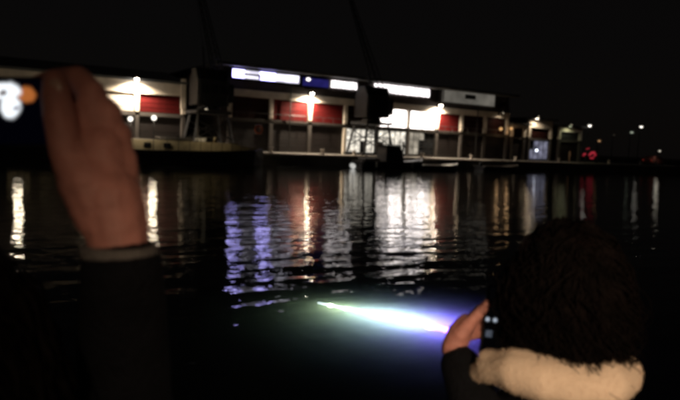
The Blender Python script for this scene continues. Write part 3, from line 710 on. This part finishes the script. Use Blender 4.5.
    for k in (-1, 1):
        sm = MB(); limb(sm, [Vector((0, 0, .055)) + rt*.11*k - fwd*.05, Vector((0, 0, .05)) + rt*.11*k + fwd*.17], [.053, .046]); fuse(sm, 'shoe', M['shoe'], t, .01, 4)
    hair(t, h, fwd, rt, 41, .14, .007, 1300)
    return t

def hair(parent, h, fwd, rt, seed, length, curl, n=1500, cap=(.088, .103, .120), spread=1.0, low=.165):
    rnd = random.Random(seed); mb = MB(); up = Vector((0, 0, 1))
    cm = Matrix((rt, fwd, up)).transposed(); c0 = h + up*.012 - fwd*.016
    mb.ball(c0, cap, 24, 16, cm)
    limb(mb, [c0-fwd*.03, h-fwd*.035-up*low*.62], [cap[0]*.9, cap[0]*.78])
    for i in range(n):
        th = rnd.uniform(-2.4, 2.4); ph = math.acos(rnd.uniform(-.55, 1))
        e = Vector((math.sin(ph)*math.sin(th), -math.sin(ph)*math.cos(th), math.cos(ph)))
        d = cm @ Vector((e.x*cap[0], e.y*cap[1], e.z*cap[2]))
        q = c0 + d*rnd.uniform(.97, 1.07); nn = d.normalized(); side = nn.cross(up); side = side.normalized() if side.length > .05 else rt
        v = (nn*.5*spread + side*rnd.gauss(0, .8) - up*.3); ph0 = rnd.uniform(0, 6.28); pts = []; rad = []
        L = length*rnd.uniform(.6, 1.2); st_ = 14; cr = curl*rnd.uniform(.5, 1.4); wl = rnd.uniform(.035, .06); end = low+.018-.045*e.x**2+.05*mnoise.noise(nn*3.5)+rnd.gauss(0, .010); r0 = rnd.uniform(.0010, .0030)
        for k in range(st_):
            f = k/(st_-1); v = v*.84 - up*.17; q = q + v.normalized()*(L/st_)
            dd = q-c0; hz = Vector((dd.dot(rt)/cap[0], dd.dot(fwd)/cap[1])); lim = math.sqrt(max(.0, 1-min(1, max(0, dd.z)/cap[2])**2))*1.0
            if hz.length < lim: q = q + (rt*hz.x*cap[0]+fwd*hz.y*cap[1])*(lim/max(.2, hz.length)-1)*.5
            if dd.z < -.04: q = q - (rt*dd.dot(rt)*.035)
            a = ph0 + f*L/wl*6.28*.7
            pts.append(q + (side*math.cos(a)+nn*math.sin(a)*.7)*cr*(.25+.9*f)); rad.append(r0*(1-f*.75))
            if q.z < h.z-end: break
        if len(pts) > 2: mb.tube(pts, rad, 4)
    return mb.build('hair', M['hair'], parent, True)

onlooker_left()

def phone(name_loc, right, up, L, H, label, screen, seedparts=None):
    nrm = right.cross(up).normalized()
    t = empty('phone', name_loc); t.rotation_euler = Matrix((right, up, nrm)).transposed().to_euler()
    tag(t, label, 'phone')
    MB().bev(-L/2, L/2, -H/2, H/2, -.0075, 0, .0034, 3).build('case', M['phone'], t, True)
    MB().box(-L/2+.004, L/2-.004, -H/2+.0035, H/2-.0035, .0004, .0009).build('screen', screen, t)
    MB().ball((-L/2+.02, H/2-.016, -.008), (.008, .008, .0018)).build('camera_lens', M['darkglass'], t, True)
    return t

def screen_mat(blobs, base=(.0006, .0008, .004)):
    S = bpy.data.materials.new('phone_screen'); S.use_nodes = True; t = S.node_tree; t.nodes.clear(); Lk = t.links.new
    out = t.nodes.new('ShaderNodeOutputMaterial'); em = t.nodes.new('ShaderNodeEmission'); em.inputs[1].default_value = 1
    tc = t.nodes.new('ShaderNodeTexCoord'); nz = t.nodes.new('ShaderNodeTexNoise'); nz.inputs['Scale'].default_value = 110; Lk(tc.outputs['Object'], nz.inputs['Vector'])
    ws = t.nodes.new('ShaderNodeVectorMath'); ws.operation = 'SUBTRACT'; ws.inputs[1].default_value = (.5, .5, .5); Lk(nz.outputs['Color'], ws.inputs[0])
    wm = t.nodes.new('ShaderNodeVectorMath'); wm.operation = 'SCALE'; wm.inputs['Scale'].default_value = .005; Lk(ws.outputs[0], wm.inputs[0])
    wa = t.nodes.new('ShaderNodeVectorMath'); Lk(tc.outputs['Object'], wa.inputs[0]); Lk(wm.outputs[0], wa.inputs[1])
    cur = None
    for (cx, cy_, rx, ry, c, s) in blobs:
        mp = t.nodes.new('ShaderNodeVectorMath'); mp.operation = 'SUBTRACT'; mp.inputs[1].default_value = (cx, cy_, 0); Lk(wa.outputs[0], mp.inputs[0])
        dv = t.nodes.new('ShaderNodeVectorMath'); dv.operation = 'DIVIDE'; dv.inputs[1].default_value = (rx, ry, 1); Lk(mp.outputs[0], dv.inputs[0])
        ln = t.nodes.new('ShaderNodeVectorMath'); ln.operation = 'LENGTH'; Lk(dv.outputs[0], ln.inputs[0])
        mr = t.nodes.new('ShaderNodeMapRange'); mr.interpolation_type = 'SMOOTHSTEP'; mr.inputs[1].default_value = 1.15; mr.inputs[2].default_value = .75; Lk(ln.outputs['Value'], mr.inputs[0])
        mx = t.nodes.new('ShaderNodeMix'); mx.data_type = 'RGBA'; Lk(mr.outputs[0], mx.inputs[0])
        if cur is None: mx.inputs[6].default_value = (*base, 1)
        else: Lk(cur, mx.inputs[6])
        mx.inputs[7].default_value = (c[0]*s, c[1]*s, c[2]*s, 1); cur = mx.outputs[2]
    if cur: Lk(cur, em.inputs[0])
    else: em.inputs[0].default_value = (*base, 1)
    Lk(em.outputs[0], out.inputs[0]); return S

# phone held on its side in the raised hand: its screen shows the glow in the water
pc = at(-18, 112, .622)
phone(pc, CR, CU, .152, .074, 'phone held sideways in the raised hand, its screen showing a white glow',
      screen_mat([(.0467, .0176, .010, .0085, (1, .30, .07), .42), (.024, .0215, .017, .0095, (.9, .95, 1), 1.2), (.030, .005, .011, .012, (.9, .95, 1), 1.2), (.022, .0195, .004, .003, (.25, .2, .2), .5), (.036, .0035, .0035, .0025, (.5, .5, .6), .6)], (.0004, .0004, .0016)))

# ------------------------------------------------------------------ woman with curly hair and cream collar (right)
def onlooker_right():
    head = at(561, 287, 1.15); feet = Vector((head.x, head.y, NZ))
    t = empty('person', feet); tag(t, 'onlooker with dark curly hair and cream fleece collar seen from behind', 'person')
    o_ = lambda p: Vector(p)-feet
    h = o_(head); fwd = (FH*.97 - R0*.2).normalized(); rt = Vector((fwd.y, -fwd.x, 0)); hh = h.z
    Q = lambda x, y, d: o_(at(x, y, d))
    b = MB(); sh = [h + rt*(.175*s) + Vector((0, 0, -.30)) for s in (-1, 1)]
    for k in (-1, 1):
        hip = Vector((0, 0, hh*.53)) + rt*.09*k; knee = Vector((0, 0, hh*.29)) + rt*.10*k + fwd*.02; ank = Vector((0, 0, .09)) + rt*.10*k
        limb(b, [hip, knee, ank], [.09, .062, .042]); limb(b, [ank-Vector((0, 0, .04)), Vector((0, 0, .04)) + rt*.11*k + fwd*.16], [.045, .035])
    limb(b, [Vector((0, 0, hh*.56)), Vector((0, 0, hh*.70)), h+Vector((0, 0, -.34))], [.14, .12, .135])
    limb(b, [sh[0]+rt*.05, sh[1]-rt*.05], [.06, .06]); limb(b, [h+Vector((0, 0, -.25)), h+Vector((0, 0, -.10))], [.052, .052])
    b.ball(h, (.076, .092, .115)); b.ball(h+fwd*.098+Vector((0, 0, -.02)), (.015, .022, .024)); b.ball(h+fwd*.06+Vector((0, 0, -.075)), (.042, .04, .033))
    for k in (-1, 1): b.ball(h+rt*.077*k+Vector((0, 0, -.01)), (.014, .02, .03)); b.ball(h+rt*.03*k+fwd*.083+Vector((0, 0, .012)), (.015, .012, .010))
    # right arm down
    rh = sh[1]+rt*.03+fwd*.1+Vector((0, 0, -.52)); limb(b, [sh[1], sh[1]+rt*.06+Vector((0, 0, -.28)), rh], [.048, .04, .028]); limb(b, [rh, rh+Vector((0, 0, -.09))], [.028, .034])
    for q in range(4): limb(b, [rh+Vector((0, 0, -.09))+fwd*(.03-.02*q), rh+Vector((0, 0, -.13))+fwd*(.035-.022*q), rh-rt*.015+Vector((0, 0, -.165+.006*abs(q-1)))+fwd*(.03-.02*q)], [.009, .0085, .007])
    limb(b, [rh+Vector((0, 0, -.03))+fwd*.03, rh+Vector((0, 0, -.07))+fwd*.055, rh+Vector((0, 0, -.10))+fwd*.06], [.012, .011, .008])
    # left arm raised, hand on the phone's edge
    wr = Q(453, 348, 1.20); el = Q(488, 440, 1.12); g = -.10
    limb(b, [sh[0], el, wr], [.048, .04, .024])
    limb(b, [wr, Q(459, 335, 1.31+g), Q(466, 324, 1.32+g)], [.024, .026, .021])
    limb(b, [Q(460, 335, 1.295+g), Q(471, 321, 1.30+g), Q(480, 312, 1.305+g), Q(488, 303, 1.31+g)], [.018, .0125, .0115, .009])   # thumb up the phone's edge
    mc = [(470, 319, 1.335), (468, 325, 1.34), (466, 331, 1.34), (465, 337, 1.335)]
    tp = [[(480, 309, 1.350), (490, 308, 1.360), (497, 312, 1.360)], [(481, 316, 1.360), (492, 318, 1.364), (499, 322, 1.362)], [(480, 325, 1.360), (491, 328, 1.364), (498, 332, 1.362)], [(478, 334, 1.355), (488, 338, 1.362), (494, 342, 1.362)]]
    for m0, f in zip(mc, tp):
        limb(b, [Q(456, 342, 1.31+g), Q(m0[0], m0[1], m0[2]+g)], [.018, .0115])
        limb(b, [Q(m0[0], m0[1], m0[2]+g)]+[Q(x, y, d+g) for x, y, d in f], [.0108, .0096, .0086, .0072])
    fuse(b, 'body', M['skin'], t, .0036, 3)
    c = MB(); limb(c, [Vector((0, 0, hh*.40)), Vector((0, 0, hh*.58)), Vector((0, 0, hh*.72)), h+Vector((0, 0, -.34))], [.20, .17, .155, .15])
    limb(c, [sh[0]+rt*.04, sh[1]-rt*.04], [.08, .08]); limb(c, [sh[1], sh[1]+rt*.06+Vector((0, 0, -.28)), rh], [.066, .055, .042])
    limb(c, [sh[0], el, Q(461, 367, 1.185)], [.066, .060, .042])
    fuse(c, 'coat', M['coat'], t, .010, 5, disp=lambda p: .005*mnoise.noise(p*12))
    k = MB()
    back = [(469, 377, 1.17, .012), (488, 370, 1.11, .024), (515, 374, 1.06, .033), (545, 380, 1.03, .037), (575, 383, 1.02, .040), (602, 381, 1.03, .044), (620, 374, 1.07, .040), (627, 366, 1.13, .026)]
    front = [(615, 366, 1.22, .03), (580, 362, 1.28, .03), (530, 360, 1.28, .03), (495, 362, 1.24, .022)]
    lp = back+front+[back[0]]
    limb(k, [Q(x, y, d) for x, y, d, r in lp], [r for *_, r in lp])
    k2 = [(x-2, y-13, d+.012, r*.55) for x, y, d, r in back[1:]]
    limb(k, [Q(x, y, d) for x, y, d, r in k2], [r for *_, r in k2])
    fl = fuse(k, 'fleece_collar', M['cream'], t, .006, 4, disp=lambda p: .007*mnoise.noise(p*9)+.003*mnoise.noise(p*24)-.007*math.exp(-(mnoise.noise(p*7+Vector((3, 1, 7)))/.07)**2))
    rnd = random.Random(5); pl = MB(); vv = fl.data.vertices
    for q in range(7000):
        v = vv[rnd.randrange(len(vv))]; nn = v.normal; g = Vector((rnd.gauss(0, 1), rnd.gauss(0, 1), rnd.gauss(0, 1)-.6)); tg = (g-nn*g.dot(nn)).normalized()
        sd_ = nn.cross(tg)*.0006; tip = v.co + (nn*.8+tg*.8).normalized()*rnd.uniform(.003, .0055)
        pl.add([v.co+sd_, v.co-sd_, tip], [(0, 1, 2)])
    pl.build('fleece_pile', M['cream'], fl)
    tr_ = MB()
    for s in (-1, 1): limb(tr_, [Vector((0, 0, hh*.5)) + rt*.09*s, Vector((0, 0, hh*.29)) + rt*.10*s + fwd*.02, Vector((0, 0, .12)) + rt*.10*s], [.11, .085, .07])
    fuse(tr_, 'trousers', M['cloth'], t, .015, 4)
    for s in (-1, 1):
        sm = MB(); limb(sm, [Vector((0, 0, .055)) + rt*.11*s - fwd*.05, Vector((0, 0, .05)) + rt*.11*s + fwd*.17], [.05, .042]); fuse(sm, 'shoe', M['shoe'], t, .01, 4)
    hair(t, h, fwd, rt, 17, .17, .013, 4200, (.079, .100, .118), .7, .168)
onlooker_right()

icon = glow('screen_icon', (.75, .85, 1), .5, 0); icon2 = glow('screen_icon_grey', (.6, .7, .9), .10, .5, 400)
up2 = (CU*.97 + CR*.14).normalized(); rt2 = (CR*.97 - CU*.14).normalized()
ph2 = phone(at(501, 322, 1.237), rt2, up2, .072, .145, 'phone held upright by the curly haired onlooker, nearly black screen', screen_mat([], (.0008, .0008, .001)))
for (x, y, r) in ((-.0285, .002, .0045), (-.013, .0025, .0045)):
    MB().ball((x, y, .0016), (r, r, .0006)).build('screen_icon', icon, ph2)
MB().box(-.0285, -.015, -.034, -.020, .0012, .0018).build('screen_icon', icon2, ph2)
